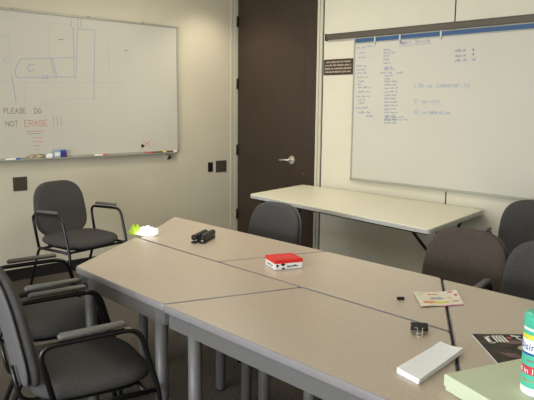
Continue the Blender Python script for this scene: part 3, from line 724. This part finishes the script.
band('blue_line', .106, .1115, M['bluep'], rr=r + .0007, parent=lb)
VA = math.atan2(-4.42 - CY, 5.335 - CX)     # the side with the printing
def bend_text(txt, z, size, a_mid, m, name, sx=1.):
    cu = bpy.data.curves.new(name, 'FONT'); cu.body = txt; cu.size = size; cu.align_x = 'CENTER'; cu.extrude = .0003; cu.resolution_u = 3
    tmp = bpy.data.objects.new('tmp', cu); COL.objects.link(tmp)
    dg = bpy.context.evaluated_depsgraph_get(); me = bpy.data.meshes.new_from_object(tmp.evaluated_get(dg))
    bpy.data.objects.remove(tmp)
    for v in me.vertices:
        a = a_mid + v.co.x * sx / r; rr = r + .0011 + v.co.z
        v.co = Vector((rr * math.cos(a), rr * math.sin(a), z + v.co.y))
    me.materials.clear(); me.materials.append(m)
    o = bpy.data.objects.new(name, me); COL.objects.link(o); o.parent = lb; return o
bend_text('Disinfecting', .119, .027, VA, M['bluep'], 'blue_lettering')
bend_text('wipes fresh scent', .09, .009, VA, M['redp'], 'small_lettering')
band('red_band', .056, .078, M['redp'], VA - 1.25, VA + .9, r + .0009, lb)
bend_text('4 in 1', .059, .02, VA - .75, M['white'], 'white_lettering')
bend_text('kills germs', .038, .009, VA - .6, M['orange'], 'orange_lettering')
bm = B(); lathe(bm, [(r - .001, .174), (r + .001, .176), (r + .001, .200), (r - .003, .208), (r - .014, .212), (.012, .212)], 48)
lidc = mesh('lid', bm, M['teal'], cn)
mesh('lid_flap', lathe(B(), [(.016, .2122), (.016, .215), (.012, .217)], 24), M['teal'], lidc)

# ------------------------------------------------------------------ ceiling lights (out of frame) and light
def troffer(x, y, power, lx=1.2, ly=.6, col=(1, .93, .8)):
    o = empty('ceiling_light', (x, y, RZ), 0, 'recessed fluorescent ceiling light above the tables', 'ceiling light', 'fluorescent ceiling lights')
    bm = B(); a, b = lx / 2 + .03, ly / 2 + .03
    box(bm, (-a, -b, -.012), (a, -b + .03, 0)); box(bm, (-a, b - .03, -.012), (a, b, 0)); box(bm, (-a, -b + .03, -.012), (-a + .03, b - .03, 0)); box(bm, (a - .03, -b + .03, -.012), (a, b - .03, 0))
    mesh('light_frame', bm, M['lamp_frame'], o, smooth=False)
    L = bpy.data.lights.new('tube_light', 'AREA'); L.shape = 'RECTANGLE'; L.size = lx; L.size_y = ly; L.energy = power; L.color = col
    lo = bpy.data.objects.new('tube_light', L); COL.objects.link(lo); lo.parent = o; lo.location = (0, 0, -.014)
    return o
troffer(2.6, -2.0, 26)
troffer(1.3, -1.3, 22, .6, .6)
troffer(4.6, -5.4, 20)
def spot(name, loc, to, power, size, blend, col=(1, .9, .74), rad=.05):
    L = bpy.data.lights.new(name, 'SPOT'); L.energy = power; L.spot_size = R(size); L.spot_blend = blend; L.color = col; L.shadow_soft_size = rad
    o = bpy.data.objects.new(name, L); COL.objects.link(o); o.location = loc
    o.rotation_euler = (Vector(to) - Vector(loc)).to_track_quat('-Z', 'Y').to_euler(); return o
spot('downlight', (.5, -.5, 2.72), (.2, -.35, 0), 30, 110, .8)
spot('wrapper_spot', (5.9, -5.2, 2.2), (2.13, -2.45, .765), 900, 1.9, .3, (1, .98, .95), .01)  # added narrow spot, only to brighten the snack wrapper; no real source
wd = bpy.data.lights.new('window_daylight', 'AREA'); wd.shape = 'RECTANGLE'; wd.size = 4.2; wd.size_y = 1.7; wd.energy = 430; wd.color = (.84, .91, 1)
wo = bpy.data.objects.new('window_daylight', wd); COL.objects.link(wo); wo.location = (4.2, RY + .05, 1.35); wo.rotation_euler = (R(90), 0, R(0))

w = bpy.data.worlds.new('world'); bpy.context.scene.world = w; w.use_nodes = True
w.node_tree.nodes['Background'].inputs[0].default_value = (.5, .5, .5, 1); w.node_tree.nodes['Background'].inputs[1].default_value = .2

# ------------------------------------------------------------------ camera
cam = bpy.data.cameras.new('camera'); co = bpy.data.objects.new('camera', cam); COL.objects.link(co)
cam.sensor_width = 36; cam.lens = 639.83 / 534 * 36; cam.clip_start = .02
co.matrix_world = Matrix.Translation((5.335, -4.42, 1.5)) @ Matrix.Rotation(.8296, 4, 'Z') @ Matrix.Rotation(PI / 2 - .1475, 4, 'X') @ Matrix.Rotation(.0105, 4, 'Z')
sc = bpy.context.scene; sc.camera = co
sc.view_settings.view_transform = 'Standard'; sc.view_settings.look = 'None'; sc.view_settings.gamma = 1; sc.view_settings.use_curve_mapping = False
sc.view_settings.exposure = -0.14
